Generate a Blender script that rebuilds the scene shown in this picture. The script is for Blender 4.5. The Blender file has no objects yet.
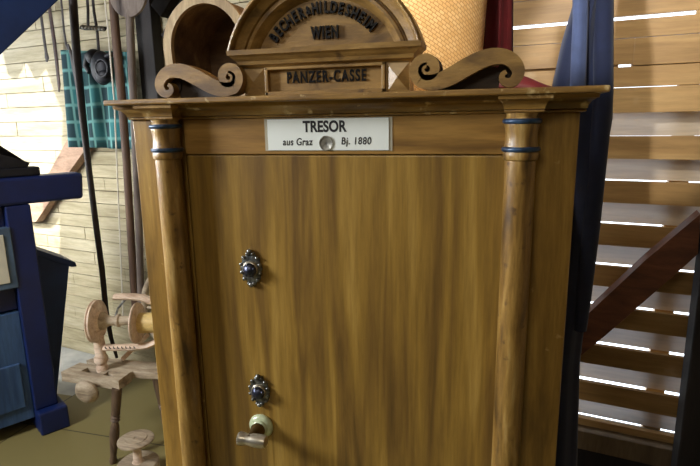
import bpy, bmesh, math, random
from mathutils import Vector, Matrix
random.seed(7)
R = math.radians
SC = bpy.context.scene
COL = SC.collection

def srgb(r, g, b):
    f = lambda c: (c/255/12.92) if c/255 <= .04045 else ((c/255+.055)/1.055)**2.4
    return (f(r), f(g), f(b), 1)

# ------------------------------------------------------------------ camera
F_PX = 533.43
CP = Vector((.27604, -.90295, 1.47738))
yaw, pitch, roll = .266035, .207746, -.0166
fw = Vector((-math.sin(yaw)*math.cos(pitch), math.cos(yaw)*math.cos(pitch), -math.sin(pitch)))
r0 = Vector((math.cos(yaw), math.sin(yaw), 0)); u0 = r0.cross(fw)
RV = r0*math.cos(roll) + u0*math.sin(roll); UV = -r0*math.sin(roll) + u0*math.cos(roll)
cd = bpy.data.cameras.new('camera'); cam = bpy.data.objects.new('camera', cd); COL.objects.link(cam)
cd.sensor_width = 36; cd.lens = 36*F_PX/700; cd.clip_start = .02
cam.matrix_world = Matrix(((RV.x, UV.x, -fw.x, CP.x), (RV.y, UV.y, -fw.y, CP.y), (RV.z, UV.z, -fw.z, CP.z), (0, 0, 0, 1)))
SC.camera = cam

# ------------------------------------------------------------------ world, sun, lamps, exposure
SC.view_settings.view_transform = 'Standard'; SC.view_settings.look = 'None'
SC.view_settings.exposure = 0; SC.view_settings.gamma = 1
w = bpy.data.worlds.new('daylight'); SC.world = w; w.use_nodes = True
bg = w.node_tree.nodes['Background']; bg.inputs['Color'].default_value = (.80, .90, 1, 1); bg.inputs['Strength'].default_value = 4.0

SUN_D = Vector((.75, .45, -.48)).normalized()
def lamp(name, kind, loc, target, energy, color, size=None, sy=None, **kw):
    d = bpy.data.lights.new(name, kind); d.energy = energy; d.color = color
    o = bpy.data.objects.new(name, d); COL.objects.link(o); o.location = loc
    o.rotation_euler = (Vector(target)-Vector(loc)).to_track_quat('-Z', 'Y').to_euler()
    if kind == 'AREA':
        d.size = size
        if sy: d.shape = 'RECTANGLE'; d.size_y = sy
    for k, v in kw.items(): setattr(d, k, v)
    return o
lamp('sun', 'SUN', (-6, -4, 5), Vector((-6, -4, 5))+SUN_D, 9, (1, .97, .92), angle=.01)
lamp('side_window_light', 'AREA', (-2.4, -1.0, 2.1), (-.1, .1, 1.3), 98, (.95, .97, 1), .6, .8)
lamp('ceiling_light', 'AREA', (-.2, -2.0, 2.75), (.0, .2, 1.2), 12, (1, .93, .80), .9, .5)
lamp('left_rim_light', 'AREA', (-3.2, .15, 1.9), (-.3, 0, 1.35), 62, (.86, .93, 1), .6, .9, spread=R(75))  # added rim light, stands in for bounce off the sunlit wall; no window here
lamp('far_wall_fill', 'AREA', (-3.1, .55, 1.5), (-1.9, 1.8, .7), 24, (1, .99, .93), .7, .9, spread=R(120))  # added fill that brightens the pale left boards; no window here
lamp('basket_fill_spot', 'SPOT', (.16, -.45, 2.6), (.15, .30, 1.72), 125, (1, .90, .72), spot_size=R(26), spot_blend=.6, shadow_soft_size=.03)  # spot added to brighten the basket, without a fixture
lamp('coat_fill_spot', 'SPOT', (-.2, -.9, 2.75), (.53, .75, 1.90), 230, (.92, .95, 1), spot_size=R(19), spot_blend=.35, shadow_soft_size=.04)  # added spot that lights only the upper part of the coat
lamp('slat_fill_spot', 'SPOT', (.9, -.2, 2.75), (.95, 1.24, 1.75), 22, (1, .86, .64), spot_size=R(44), spot_blend=.9, shadow_soft_size=.1)  # added spot that lifts the upper slat boards, without a fixture

# ------------------------------------------------------------------ frames and picture-measured points
def ray(x, y): return fw + RV*((x-350)/F_PX) - UV*((y-233)/F_PX)
def on(x, y, p0, n):
    d = ray(x, y); return CP + d*((Vector(p0)-CP).dot(n)/d.dot(n))
def onY(x, y, Y): return on(x, y, (0, Y, 0), Vector((0, 1, 0)))
def onZ(x, y, Z): return on(x, y, (0, 0, Z), Vector((0, 0, 1)))
WA = R(10.6); WU = Vector((math.cos(WA), -math.sin(WA), 0)); WN = Vector((-math.sin(WA), -math.cos(WA), 0)); W0 = Vector((0, 1.39, 0))
def onW(x, y, off=0): return on(x, y, W0+WN*off, WN)
def wp(u, off, z): return W0 + WU*u + WN*off + Vector((0, 0, z))
def uz(x, y, off=0):
    p = onW(x, y, off); return (p-W0).dot(WU), p.z
E1 = Vector((.515, .857, 0)); E2 = Vector((.857, -.515, 0)); A0 = Vector((-1.794, .951, 0))
def mp(s, off, z): return A0 + E1*s + E2*off + Vector((0, 0, z))

# ------------------------------------------------------------------ mesh builder
class MB:
    def __init__(s): s.bm = bmesh.new()
    def hexa(s, p):
        v = [s.bm.verts.new(q) for q in p]
        for f in ((0,1,2,3), (7,6,5,4), (0,4,5,1), (1,5,6,2), (2,6,7,3), (3,7,4,0)): s.bm.faces.new([v[i] for i in f])
        return s
    def box(s, x0, x1, y0, y1, z0, z1, f=None):
        f = f or (lambda a, b, c: Vector((a, b, c)))
        return s.hexa([f(x0,y0,z0), f(x1,y0,z0), f(x1,y1,z0), f(x0,y1,z0), f(x0,y0,z1), f(x1,y0,z1), f(x1,y1,z1), f(x0,y1,z1)])
    def beam(s, a, b, side, wd, th):
        """bar from a to b; side = vector of its width, thickness along the third axis"""
        a = Vector(a); b = Vector(b); d = (b-a).normalized(); sd = (Vector(side)-d*Vector(side).dot(d)).normalized(); t = d.cross(sd)
        h, k = sd*(wd/2), t*(th/2)
        return s.hexa([a-h-k, a+h-k, a+h+k, a-h+k, b-h-k, b+h-k, b+h+k, b-h+k])
    def loft(s, rings, cap=True, closed=True):
        vs = [[s.bm.verts.new(p) for p in r] for r in rings]
        n = len(vs[0])
        for a, b in zip(vs, vs[1:]):
            for i in range(n if closed else n-1):
                j = (i+1) % n
                s.bm.faces.new((a[i], a[j], b[j], b[i]))
        if cap and closed: s.bm.faces.new(vs[0][::-1]); s.bm.faces.new(vs[-1])
        return s
    def rects(s, lv):
        return s.loft([[Vector((x0,y0,z)), Vector((x1,y0,z)), Vector((x1,y1,z)), Vector((x0,y1,z))] for z, x0, x1, y0, y1 in lv])
    def lathe(s, o, d, prof, n=24, cap=True):
        o = Vector(o); d = Vector(d).normalized(); a = d.orthogonal().normalized(); b = d.cross(a)
        return s.loft([[o + d*h + (a*math.cos(2*math.pi*i/n) + b*math.sin(2*math.pi*i/n))*max(r, 1e-4) for i in range(n)] for h, r in prof], cap)
    def tube(s, pts, rad, n=10, flat=1.0, up=None):
        pts = [Vector(p) for p in pts]; m = len(pts)
        if not isinstance(rad, (list, tuple)): rad = [rad]*m
        rings = []; pa = None
        for i, p in enumerate(pts):
            d = (pts[min(i+1, m-1)]-pts[max(i-1, 0)]).normalized()
            if pa is None: pa = (Vector(up) if up else d.orthogonal())
            a = (pa-d*pa.dot(d)).normalized(); pa = a; b = d.cross(a)
            rings.append([p + (a*math.cos(2*math.pi*k/n) + b*math.sin(2*math.pi*k/n)*flat)*rad[i] for k in range(n)])
        return s.loft(rings)
    def torus(s, c, nrm, Rm, r, n=32, k=10, a0=0, a1=2*math.pi, sx=1):
        c = Vector(c); nrm = Vector(nrm).normalized(); a = nrm.orthogonal().normalized(); b = nrm.cross(a)
        rings = []
        full = abs(a1-a0-2*math.pi) < 1e-6
        for i in range(n + (0 if full else 1)):
            t = a0+(a1-a0)*i/n; e = a*math.cos(t)+b*math.sin(t)
            rings.append([c + e*(Rm + r*math.cos(2*math.pi*j/k)) + nrm*(r*sx*math.sin(2*math.pi*j/k)) for j in range(k)])
        if full: rings.append(rings[0])
        s.loft(rings, cap=not full); bmesh.ops.remove_doubles(s.bm, verts=s.bm.verts, dist=1e-6)
        return s
    def ball(s, c, rx, ry=None, rz=None, n=14, m=8):
        c = Vector(c); ry = ry or rx; rz = rz or rx
        rings = [[c + Vector((rx*math.sin(t)*math.cos(2*math.pi*i/n), ry*math.sin(t)*math.sin(2*math.pi*i/n), rz*math.cos(t))) for i in range(n)]
                 for t in [max(.02, min(math.pi-.02, math.pi*j/m)) for j in range(m+1)]]
        return s.loft(rings)
    def prism(s, pts, vec):
        pts = [Vector(p) for p in pts]; v = Vector(vec)
        a = [s.bm.verts.new(p) for p in pts]; b = [s.bm.verts.new(p+v) for p in pts]; n = len(a)
        f1 = s.bm.faces.new(a[::-1]); f2 = s.bm.faces.new(b)
        for i in range(n): s.bm.faces.new((a[i], a[(i+1) % n], b[(i+1) % n], b[i]))
        bmesh.ops.triangulate(s.bm, faces=[f1, f2])
        return s
    def grid(s, fn, nu, nv, th=0):
        vs = [[s.bm.verts.new(fn(i/nu, j/nv)) for j in range(nv+1)] for i in range(nu+1)]
        for i in range(nu):
            for j in range(nv): s.bm.faces.new((vs[i][j], vs[i+1][j], vs[i+1][j+1], vs[i][j+1]))
        return s
    def ribbon(s, pts, wid, y0, y1, close=True):
        """flat band in the x-z plane along pts with widths, thickness y0..y1"""
        m = len(pts); rings = []
        for i in range(m):
            a = Vector(pts[max(i-1, 0)]); b = Vector(pts[min(i+1, m-1)]); d = (b-a).normalized(); nn = Vector((-d.y, d.x))
            p = Vector(pts[i]); l = p + nn*wid[i]/2; r_ = p - nn*wid[i]/2
            rings.append([Vector((l.x, y0, l.y)), Vector((r_.x, y0, r_.y)), Vector((r_.x, y1, r_.y)), Vector((l.x, y1, l.y))])
        return s.loft(rings)
    def build(s, name, m, parent=None, bevel=0, smooth=None, loc=None, solid=0, rot=0):
        bmesh.ops.recalc_face_normals(s.bm, faces=s.bm.faces)
        org = Vector((0, 0, 0))
        if parent is not None:
            q = parent
            while q is not None: org = org + q.location; q = q.parent
        elif loc is not None: org = Vector(loc)
        bmesh.ops.translate(s.bm, verts=s.bm.verts, vec=-org)
        if rot: bmesh.ops.rotate(s.bm, verts=s.bm.verts, cent=(0, 0, 0), matrix=Matrix.Rotation(-rot, 3, 'Z'))
        me = bpy.data.meshes.new(name); s.bm.to_mesh(me); s.bm.free()
        me.materials.append(m)
        o = bpy.data.objects.new(name, me); COL.objects.link(o)
        if parent is not None: o.parent = parent
        elif loc is not None: o.location = org
        if rot: o.rotation_euler.z = rot
        if solid:
            k = o.modifiers.new('thickness', 'SOLIDIFY'); k.thickness = solid; k.offset = 0
        if bevel:
            k = o.modifiers.new('bevel', 'BEVEL'); k.width = bevel; k.segments = 2; k.limit_method = 'ANGLE'; k.angle_limit = R(40)
        if smooth:
            me.shade_smooth(); me.set_sharp_from_angle(angle=R(smooth))
        return o

def thing(name, label, cat, loc, group=None):
    o = bpy.data.objects.new(name, None); COL.objects.link(o); o.location = loc; o.empty_display_size = .05
    o['label'] = label; o['category'] = cat
    if group: o['group'] = group
    return o
def tag(o, label, cat, group=None):
    o['label'] = label; o['category'] = cat
    if group: o['group'] = group
    return o
def struct(o): o['kind'] = 'structure'; return o

# ------------------------------------------------------------------ materials
def nodes(name):
    m = bpy.data.materials.new(name); m.use_nodes = True
    return m, m.node_tree.nodes, m.node_tree.links, m.node_tree.nodes['Principled BSDF']
def ramp(N, stops):
    r = N.new('ShaderNodeValToRGB'); e = r.color_ramp.elements
    while len(e) < len(stops): e.new(.5)
    for k, (p, c) in zip(e, stops): k.position = p; k.color = c
    return r
def wood(name, cols, axis='Z', fine=1.0, stretch=14, rough=.5, bump=.15, spots=0, coat=0, dist=.6, wear=None):
    m, N, L, P = nodes(name)
    tc = N.new('ShaderNodeTexCoord'); mp_ = N.new('ShaderNodeMapping'); L.new(tc.outputs['Object'], mp_.inputs[0])
    s = [26*fine]*3; s['XYZ'.index(axis)] = 26*fine/stretch; mp_.inputs['Scale'].default_value = s
    n1 = N.new('ShaderNodeTexNoise'); n1.inputs['Scale'].default_value = 1; n1.inputs['Detail'].default_value = 5; n1.inputs['Distortion'].default_value = dist
    L.new(mp_.outputs[0], n1.inputs['Vector'])
    k = len(cols)-1
    rp = ramp(N, [(.30+.40*i/k, c) for i, c in enumerate(cols)]); L.new(n1.outputs['Fac'], rp.inputs[0])
    n2 = N.new('ShaderNodeTexNoise'); n2.inputs['Scale'].default_value = 6; n2.inputs['Detail'].default_value = 8; n2.inputs['Roughness'].default_value = .7
    L.new(mp_.outputs[0], n2.inputs['Vector'])
    mx = N.new('ShaderNodeMix'); mx.data_type = 'RGBA'; mx.blend_type = 'MULTIPLY'; mx.inputs['Factor'].default_value = .55
    r2 = ramp(N, [(.3, (.45, .42, .38, 1)), (.6, (1, 1, 1, 1))]); L.new(n2.outputs['Fac'], r2.inputs[0])
    L.new(rp.outputs[0], mx.inputs['A']); L.new(r2.outputs[0], mx.inputs['B'])
    out = mx.outputs['Result']
    if wear:
        n3 = N.new('ShaderNodeTexNoise'); n3.inputs['Scale'].default_value = wear[1]; n3.inputs['Detail'].default_value = 7
        L.new(tc.outputs['Object'], n3.inputs['Vector'])
        r3 = ramp(N, [(wear[2], (0, 0, 0, 1)), (wear[2]+.1, (1, 1, 1, 1))]); L.new(n3.outputs['Fac'], r3.inputs[0])
        m3 = N.new('ShaderNodeMix'); m3.data_type = 'RGBA'; L.new(r3.outputs[0], m3.inputs['Factor']); L.new(out, m3.inputs['A']); m3.inputs['B'].default_value = wear[0]
        out = m3.outputs['Result']
    L.new(out, P.inputs['Base Color'])
    P.inputs['Roughness'].default_value = rough
    if coat: P.inputs['Coat Weight'].default_value = coat; P.inputs['Coat Roughness'].default_value = .25
    b = N.new('ShaderNodeBump'); b.inputs['Strength'].default_value = bump; b.inputs['Distance'].default_value = .004
    L.new(n2.outputs['Fac'], b.inputs['Height']); L.new(b.outputs[0], P.inputs['Normal'])
    return m
def plain(name, c, rough=.6, metal=0, var=.25, scale=14, bump=.1, sheen=0):
    m, N, L, P = nodes(name)
    tc = N.new('ShaderNodeTexCoord'); n = N.new('ShaderNodeTexNoise'); n.inputs['Scale'].default_value = scale; n.inputs['Detail'].default_value = 6
    L.new(tc.outputs['Object'], n.inputs['Vector'])
    lo = tuple(x*(1-var) for x in c[:3])+(1,); hi = tuple(min(1, x*(1+var)) for x in c[:3])+(1,)
    r = ramp(N, [(.32, lo), (.68, hi)]); L.new(n.outputs['Fac'], r.inputs[0]); L.new(r.outputs[0], P.inputs['Base Color'])
    P.inputs['Roughness'].default_value = rough; P.inputs['Metallic'].default_value = metal
    if sheen: P.inputs['Sheen Weight'].default_value = sheen
    b = N.new('ShaderNodeBump'); b.inputs['Strength'].default_value = bump; b.inputs['Distance'].default_value = .003
    L.new(n.outputs['Fac'], b.inputs['Height']); L.new(b.outputs[0], P.inputs['Normal'])
    return m

GOLD = [srgb(96, 66, 24), srgb(150, 108, 42), srgb(178, 134, 58)]
M = {}
M['door'] = wood('grained_door', [srgb(86, 62, 26), srgb(122, 92, 40), srgb(148, 115, 48), srgb(172, 138, 66)], 'Z', 1.0, 16, .42, .08, coat=.25)
M['front'] = wood('grained_upright', [srgb(96, 70, 28), srgb(146, 112, 48), srgb(176, 140, 66)], 'Z', 1.0, 10, .42, .12, coat=.25, wear=(srgb(196, 164, 104), 38, .70))
M['column'] = wood('mottled_column', [srgb(78, 56, 24), srgb(128, 96, 44), srgb(154, 120, 60), srgb(184, 154, 96)], 'Z', 1.8, 7, .34, .3, coat=.3, wear=(srgb(78, 54, 26), 52, .63))
M['frieze'] = wood('grained_frieze', [srgb(104, 74, 30), srgb(150, 112, 52), srgb(176, 136, 70)], 'X', 1.0, 12, .42, .1, coat=.25)
M['mould'] = wood('worn_moulding', [srgb(96, 68, 28), srgb(148, 112, 52), srgb(184, 148, 80)], 'X', 1.2, 6, .45, .25, coat=.2, wear=(srgb(206, 182, 130), 46, .60))
M['carve'] = wood('carved_wood', [srgb(100, 74, 36), srgb(146, 112, 56), srgb(174, 138, 76)], 'X', 1.1, 4, .48, .25, coat=.2, wear=(srgb(80, 56, 28), 30, .63))
M['facet'] = wood('polished_facet', [srgb(110, 84, 44), srgb(150, 118, 64), srgb(176, 142, 86)], 'X', 1.1, 4, .36, .1, coat=1)
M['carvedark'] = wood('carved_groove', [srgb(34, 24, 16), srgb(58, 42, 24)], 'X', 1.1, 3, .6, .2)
M['blackpaint'] = plain('black_enamel', srgb(10, 10, 12), .3, 0, .5, 60, .3)
M['bluering'] = plain('blue_gold_ring', srgb(36, 58, 84), .35, .2, .7, 55, .3)
M['iron'] = plain('dark_silver', srgb(124, 126, 124), .34, .9, .6, 80, .5)
M['bossblue'] = plain('blued_steel', srgb(70, 74, 92), .34, .85, .6, 90, .5)
M['enamel'] = plain('pale_green_enamel', srgb(186, 196, 160), .3, .1, .18, 40)
M['nickel'] = plain('worn_nickel', srgb(176, 168, 150), .3, .75, .2, 50)
M['brass'] = plain('dark_brass', srgb(92, 72, 36), .4, .8, .4, 40)
M['paper'] = plain('white_card', srgb(226, 232, 226), .6, 0, .02, 20, 0)
M['ink'] = plain('black_ink', srgb(20, 20, 22), .6, 0, .1, 20, 0)
M['coin'] = plain('grey_coin', srgb(132, 130, 120), .4, .5, .5, 130, .6)
M['ply'] = wood('pale_whitewashed_board', [srgb(158, 148, 118), srgb(192, 182, 152), srgb(208, 200, 174)], 'X', .5, 10, .75, .1, wear=(srgb(146, 126, 94), 5, .67))
M['slat'] = wood('tan_slat', [srgb(138, 104, 56), srgb(166, 128, 74), srgb(184, 148, 92)], 'X', .45, 12, .5, .1, wear=(srgb(186, 158, 116), 3.4, .62))
M['outer'] = wood('outer_slat', [srgb(150, 128, 98), srgb(178, 156, 124), srgb(194, 174, 144)], 'X', .4, 12, .45, .08)
def see_through(m, amount, col):
    N = m.node_tree.nodes; L = m.node_tree.links
    t = N.new('ShaderNodeBsdfTranslucent'); t.inputs['Color'].default_value = col
    mx = N.new('ShaderNodeMixShader'); mx.inputs[0].default_value = amount
    L.new(N['Principled BSDF'].outputs[0], mx.inputs[1]); L.new(t.outputs[0], mx.inputs[2]); L.new(mx.outputs[0], N['Material Output'].inputs[0])
see_through(M['outer'], .22, (.95, .97, 1, 1))
M['stud'] = wood('stud_wood', [srgb(90, 74, 52), srgb(122, 102, 74)], 'Z', .6, 8, .7)
M['brace'] = wood('red_brown_beam', [srgb(70, 38, 22), srgb(104, 58, 34), srgb(124, 74, 46)], 'X', .8, 4, .55, .2)
M['darkbeam'] = wood('dark_beam', [srgb(14, 11, 12), srgb(26, 20, 20), srgb(38, 30, 28)], 'Z', .8, 8, .7, .3)
M['pinkbeam'] = wood('pinkish_beam', [srgb(150, 118, 96), srgb(186, 152, 128), srgb(200, 168, 144)], 'X', .7, 4, .7, .2)
M['blue'] = plain('ultramarine_paint', srgb(5, 27, 78), .5, 0, .2, 9, .1)
M['bluehop'] = plain('lit_blue_paint', srgb(16, 44, 92), .55, 0, .25, 7, .1)  # hopper's blue lightened: light falling on it is put into the colour
M['bluegrey'] = wood('grey_blue_board', [srgb(40, 70, 112), srgb(58, 90, 132), srgb(70, 100, 140)], 'Z', .5, 8, .6, .1)
M['navy'] = plain('navy_paint', srgb(22, 48, 92), .55, 0, .25, 8)
M['slate'] = plain('slate_trim', srgb(70, 92, 116), .5, 0, .2, 12)
M['cream'] = plain('cream_panel', srgb(206, 204, 186), .6, 0, .06, 9)
M['castiron'] = plain('black_cast_iron', srgb(22, 24, 32), .5, .3, .4, 30)
M['leather'] = plain('dark_leather', srgb(38, 28, 28), .55, 0, .4, 30)
M['brownleather'] = plain('brown_leather', srgb(58, 34, 30), .6, 0, .4, 30)
M['stud_metal'] = plain('tarnished_metal', srgb(150, 148, 142), .35, .9, .4, 60)
M['pale'] = wood('pale_turned_wood', [srgb(186, 158, 134), srgb(218, 194, 170), srgb(232, 212, 190)], 'X', 1.2, 5, .6, .15)
M['greywood'] = wood('greyed_old_wood', [srgb(128, 112, 92), srgb(168, 152, 128), srgb(190, 176, 152)], 'X', 1.3, 5, .7, .25)
M['legwood'] = wood('dark_turned_wood', [srgb(66, 50, 36), srgb(98, 78, 58), srgb(120, 98, 74)], 'Z', 1.4, 6, .6, .2)
M['yellowwood'] = wood('yellow_bobbin_wood', [srgb(200, 168, 98), srgb(224, 198, 132)], 'X', 1.2, 5, .55)
M['pole'] = wood('brown_pole', [srgb(58, 42, 34), srgb(92, 68, 52), srgb(116, 90, 70)], 'Z', 1.0, 9, .7, .3)
M['greypole'] = wood('grey_peel_wood', [srgb(72, 62, 58), srgb(108, 96, 88), srgb(130, 118, 108)], 'Z', .9, 7, .7, .2)
M['archwood'] = wood('pale_arch_wood', [srgb(140, 118, 84), srgb(176, 152, 112), srgb(196, 174, 134)], 'Z', 1.2, 5, .65, .2)
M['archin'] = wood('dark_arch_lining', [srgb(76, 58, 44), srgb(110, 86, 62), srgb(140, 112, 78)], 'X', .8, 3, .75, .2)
M['cord'] = plain('white_cord', srgb(210, 206, 192), .8, 0, .1, 40)
M['redvelvet'] = plain('red_velvet', srgb(80, 4, 15), .7, 0, .2, 20, .1)
M['coat'] = plain('blue_wool', srgb(20, 29, 58), .85, 0, .15, 30, .1, sheen=.2)
M['coatlight'] = plain('grey_blue_wool', srgb(74, 86, 120), .85, 0, .12, 30, .1, sheen=.2)

def floor_mat():
    m, N, L, P = nodes('olive_floor')
    tc = N.new('ShaderNodeTexCoord'); mpn = N.new('ShaderNodeMapping'); L.new(tc.outputs['Object'], mpn.inputs[0])
    mpn.inputs['Location'].default_value = (1.95, -1.03, 0)
    br = N.new('ShaderNodeTexBrick'); br.offset = 0; br.inputs['Scale'].default_value = 1
    br.inputs['Brick Width'].default_value = .95; br.inputs['Row Height'].default_value = .95; br.inputs['Mortar Size'].default_value = .004
    br.inputs['Color1'].default_value = srgb(124, 113, 68); br.inputs['Color2'].default_value = srgb(116, 106, 62); br.inputs['Mortar'].default_value = srgb(66, 58, 34)
    L.new(mpn.outputs[0], br.inputs['Vector'])
    n = N.new('ShaderNodeTexNoise'); n.inputs['Scale'].default_value = 7; n.inputs['Detail'].default_value = 7; L.new(tc.outputs['Object'], n.inputs['Vector'])
    r = ramp(N, [(.35, srgb(140, 142, 142)), (.65, srgb(178, 178, 174))]); L.new(n.outputs['Fac'], r.inputs[0])
    sp = N.new('ShaderNodeSeparateXYZ'); L.new(tc.outputs['Object'], sp.inputs[0])
    a = N.new('ShaderNodeMath'); a.operation = 'LESS_THAN'; a.inputs[1].default_value = -1.95; L.new(sp.outputs[0], a.inputs[0])
    b = N.new('ShaderNodeMath'); b.operation = 'GREATER_THAN'; b.inputs[1].default_value = 1.32; L.new(sp.outputs[1], b.inputs[0])
    c = N.new('ShaderNodeMath'); c.operation = 'MULTIPLY'; L.new(a.outputs[0], c.inputs[0]); L.new(b.outputs[0], c.inputs[1])
    mx = N.new('ShaderNodeMix'); mx.data_type = 'RGBA'; L.new(c.outputs[0], mx.inputs['Factor']); L.new(br.outputs['Color'], mx.inputs['A']); L.new(r.outputs[0], mx.inputs['B'])
    L.new(mx.outputs['Result'], P.inputs['Base Color']); P.inputs['Roughness'].default_value = .6
    return m
M['floor'] = floor_mat()

def plaid_mat():
    m, N, L, P = nodes('teal_plaid')
    tc = N.new('ShaderNodeTexCoord')
    def wave(d, sc, lo):
        v = N.new('ShaderNodeTexWave'); v.wave_type = 'BANDS'; v.bands_direction = d; v.inputs['Scale'].default_value = sc; v.inputs['Distortion'].default_value = .6
        L.new(tc.outputs['Object'], v.inputs['Vector'])
        r = ramp(N, [(max(0, lo-.1), (0, 0, 0, 1)), (min(1, lo+.25), (1, 1, 1, 1))]); L.new(v.outputs['Fac'], r.inputs[0]); return r.outputs[0]
    def mix(f, A, B, mode='MIX'):
        x = N.new('ShaderNodeMix'); x.data_type = 'RGBA'; x.blend_type = mode
        L.new(f, x.inputs['Factor'])
        if isinstance(A, tuple): x.inputs['A'].default_value = A
        else: L.new(A, x.inputs['A'])
        x.inputs['B'].default_value = B
        return x.outputs['Result']
    c = mix(wave('X', 2.3, .45), srgb(44, 112, 118), srgb(10, 50, 60))
    c = mix(wave('Z', 1.7, .6), c, srgb(14, 64, 70))
    c = mix(wave('X', 4.6, .95), c, srgb(104, 156, 154)); c = mix(wave('Z', 3.4, .96), c, srgb(96, 148, 146))
    L.new(c, P.inputs['Base Color']); P.inputs['Roughness'].default_value = .9
    return m
M['plaid'] = plaid_mat()

def weave_mat():
    m, N, L, P = nodes('woven_straw')
    tc = N.new('ShaderNodeTexCoord'); mpn = N.new('ShaderNodeMapping'); L.new(tc.outputs['UV'], mpn.inputs[0]); mpn.inputs['Rotation'].default_value = (0, 0, R(24))
    ck = N.new('ShaderNodeTexBrick'); ck.offset = .5; ck.inputs['Scale'].default_value = 1
    ck.inputs['Brick Width'].default_value = .0115; ck.inputs['Row Height'].default_value = .0068; ck.inputs['Mortar Size'].default_value = .0009; ck.inputs['Mortar Smooth'].default_value = .6
    ck.inputs['Color1'].default_value = srgb(240, 204, 148); ck.inputs['Color2'].default_value = srgb(228, 184, 124); ck.inputs['Mortar'].default_value = srgb(190, 142, 86)
    L.new(mpn.outputs[0], ck.inputs['Vector'])
    L.new(ck.outputs['Color'], P.inputs['Base Color']); P.inputs['Roughness'].default_value = .7
    b = N.new('ShaderNodeBump'); b.invert = True; b.inputs['Strength'].default_value = .6; b.inputs['Distance'].default_value = .004
    L.new(ck.outputs['Fac'], b.inputs['Height']); L.new(b.outputs[0], P.inputs['Normal'])
    return m
M['weave'] = weave_mat()

def plastic_mat():
    m, N, L, P = nodes('clear_plastic')
    P.inputs['Base Color'].default_value = srgb(214, 210, 190); P.inputs['Roughness'].default_value = .15
    P.inputs['Alpha'].default_value = .45
    return m
M['plastic'] = plastic_mat()

# ------------------------------------------------------------------ the room
def text(s, size, m, name, parent, frame, bold=0, depth=.002, sx=1.0, shear=0, spacing=1.0, align='CENTER'):
    """lettering as a mesh; frame(x, y, z): text x / y / outward to world"""
    cu = bpy.data.curves.new(name or 'letter', 'FONT'); cu.body = s; cu.size = size; cu.offset = bold; cu.extrude = depth; cu.shear = shear
    cu.space_character = spacing; cu.align_x = align; cu.align_y = 'CENTER'
    t = bpy.data.objects.new('letter', cu); COL.objects.link(t)
    dg = bpy.context.evaluated_depsgraph_get(); me = bpy.data.meshes.new_from_object(t.evaluated_get(dg))
    bpy.data.objects.remove(t); bpy.data.curves.remove(cu)
    b = bmesh.new(); b.from_mesh(me); bpy.data.meshes.remove(me)
    for v in b.verts: v.co = frame(v.co.x*sx, v.co.y, v.co.z+depth)
    k = MB(); k.bm.free(); k.bm = b
    return k if name is None or parent is None else k.build(name, m, parent)

XL, XR, YF, ZC = -3.4, 2.3, -3.0, 2.9
struct(MB().prism([(XL-.1, YF-.1, -.12), (XR+.1, YF-.1, -.12), (XR+.1, (W0+WU*2.4).y+.1, -.12), (XL-.1, (W0-WU*3.5).y+.1, -.12)], (0, 0, .12)).build('floor', M['floor']))
struct(MB().box(XL-.1, XR+.1, YF-.1, 2.6, ZC, ZC+.1).build('ceiling', wood('ceiling_boards', [srgb(120, 96, 66), srgb(150, 122, 86)], 'X', .4, 12)))
struct(MB().box(XL, XR, YF-.08, YF, 0, ZC).build('wall_front', M['stud']))
struct(MB().box(XR, XR+.08, YF, 2.6, 0, ZC).build('wall_right', M['stud']))
# left wall; unseen opening added, shaped to throw the sun patch on the back wall
patch = [(-40, 36), (4, 50), (10, 74), (17, 79), (28, 60), (38, 80), (48, 66), (58, 96), (65, 112), (63, 170), (62, 258), (30, 264), (-40, 264)]
hole = []
for x, y in patch:
    p = onW(x, y); q = p - SUN_D*((p.x-XL)/SUN_D.x); hole.append((q.y, q.z))
def wall_with_hole(outer, hole, x0, x1):
    cu = bpy.data.curves.new('opening', 'CURVE'); cu.dimensions = '2D'; cu.fill_mode = 'BOTH'; cu.extrude = (x1-x0)/2
    for pts in (outer, hole):
        sp = cu.splines.new('POLY'); sp.points.add(len(pts)-1); sp.use_cyclic_u = True
        for a, (px, py) in zip(sp.points, pts): a.co = (px, py, 0, 1)
    t = bpy.data.objects.new('opening', cu); COL.objects.link(t)
    me = bpy.data.meshes.new_from_object(t.evaluated_get(bpy.context.evaluated_depsgraph_get()))
    bpy.data.objects.remove(t); bpy.data.curves.remove(cu)
    b = bmesh.new(); b.from_mesh(me); bpy.data.meshes.remove(me)
    for v in b.verts: v.co = Vector((v.co.z+(x0+x1)/2, v.co.x, v.co.y))
    k = MB(); k.bm.free(); k.bm = b; return k
struct(wall_with_hole([(YF, 0), (2.6, 0), (2.6, ZC), (YF, ZC)], hole, XL-.03, XL).build('wall_left', M['ply']))

# back wall, left stretch: pale boards with butt joints; right stretch: lapped slats with daylight between
UM = -.55
b = MB(); z = .0; row = 0
while z < ZC-.01:
    h = .078 if z < 1.3 else .088
    z1 = min(z+h, ZC); u = -3.6 + (row*.37 % .8); edges = [-3.6]
    while u < UM-.1:
        if u > -3.55: edges.append(u)
        u += random.choice((.62, .74, .9))
    edges.append(UM)
    for a, c in zip(edges, edges[1:]):
        e = random.uniform(-.0015, .0015)
        b.box(a+.0015, c-.0015, -.025, e, z+.002, z1-.002, wp)
    z = z1; row += 1
b.box(-3.6, UM, -.05, -.026, 0, ZC, wp)
wb = b.build('wall_back', M['ply'], bevel=.0015, loc=W0, rot=-WA); struct(wb)
b = MB(); U1 = 1.9; P_ = .1635; TOP = 1.406
for k in range(8):
    z1 = TOP-P_*k; z0 = z1-.082
    if z0 < .2: z0 = .2
    b.box(UM, U1, -.022, 0, z0, z1, wp)
b.box(UM, U1, -.022, 0, 1.4885, 1.5765, wp); b.box(UM, U1, -.022, 0, 1.5785, 1.648, wp)
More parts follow.
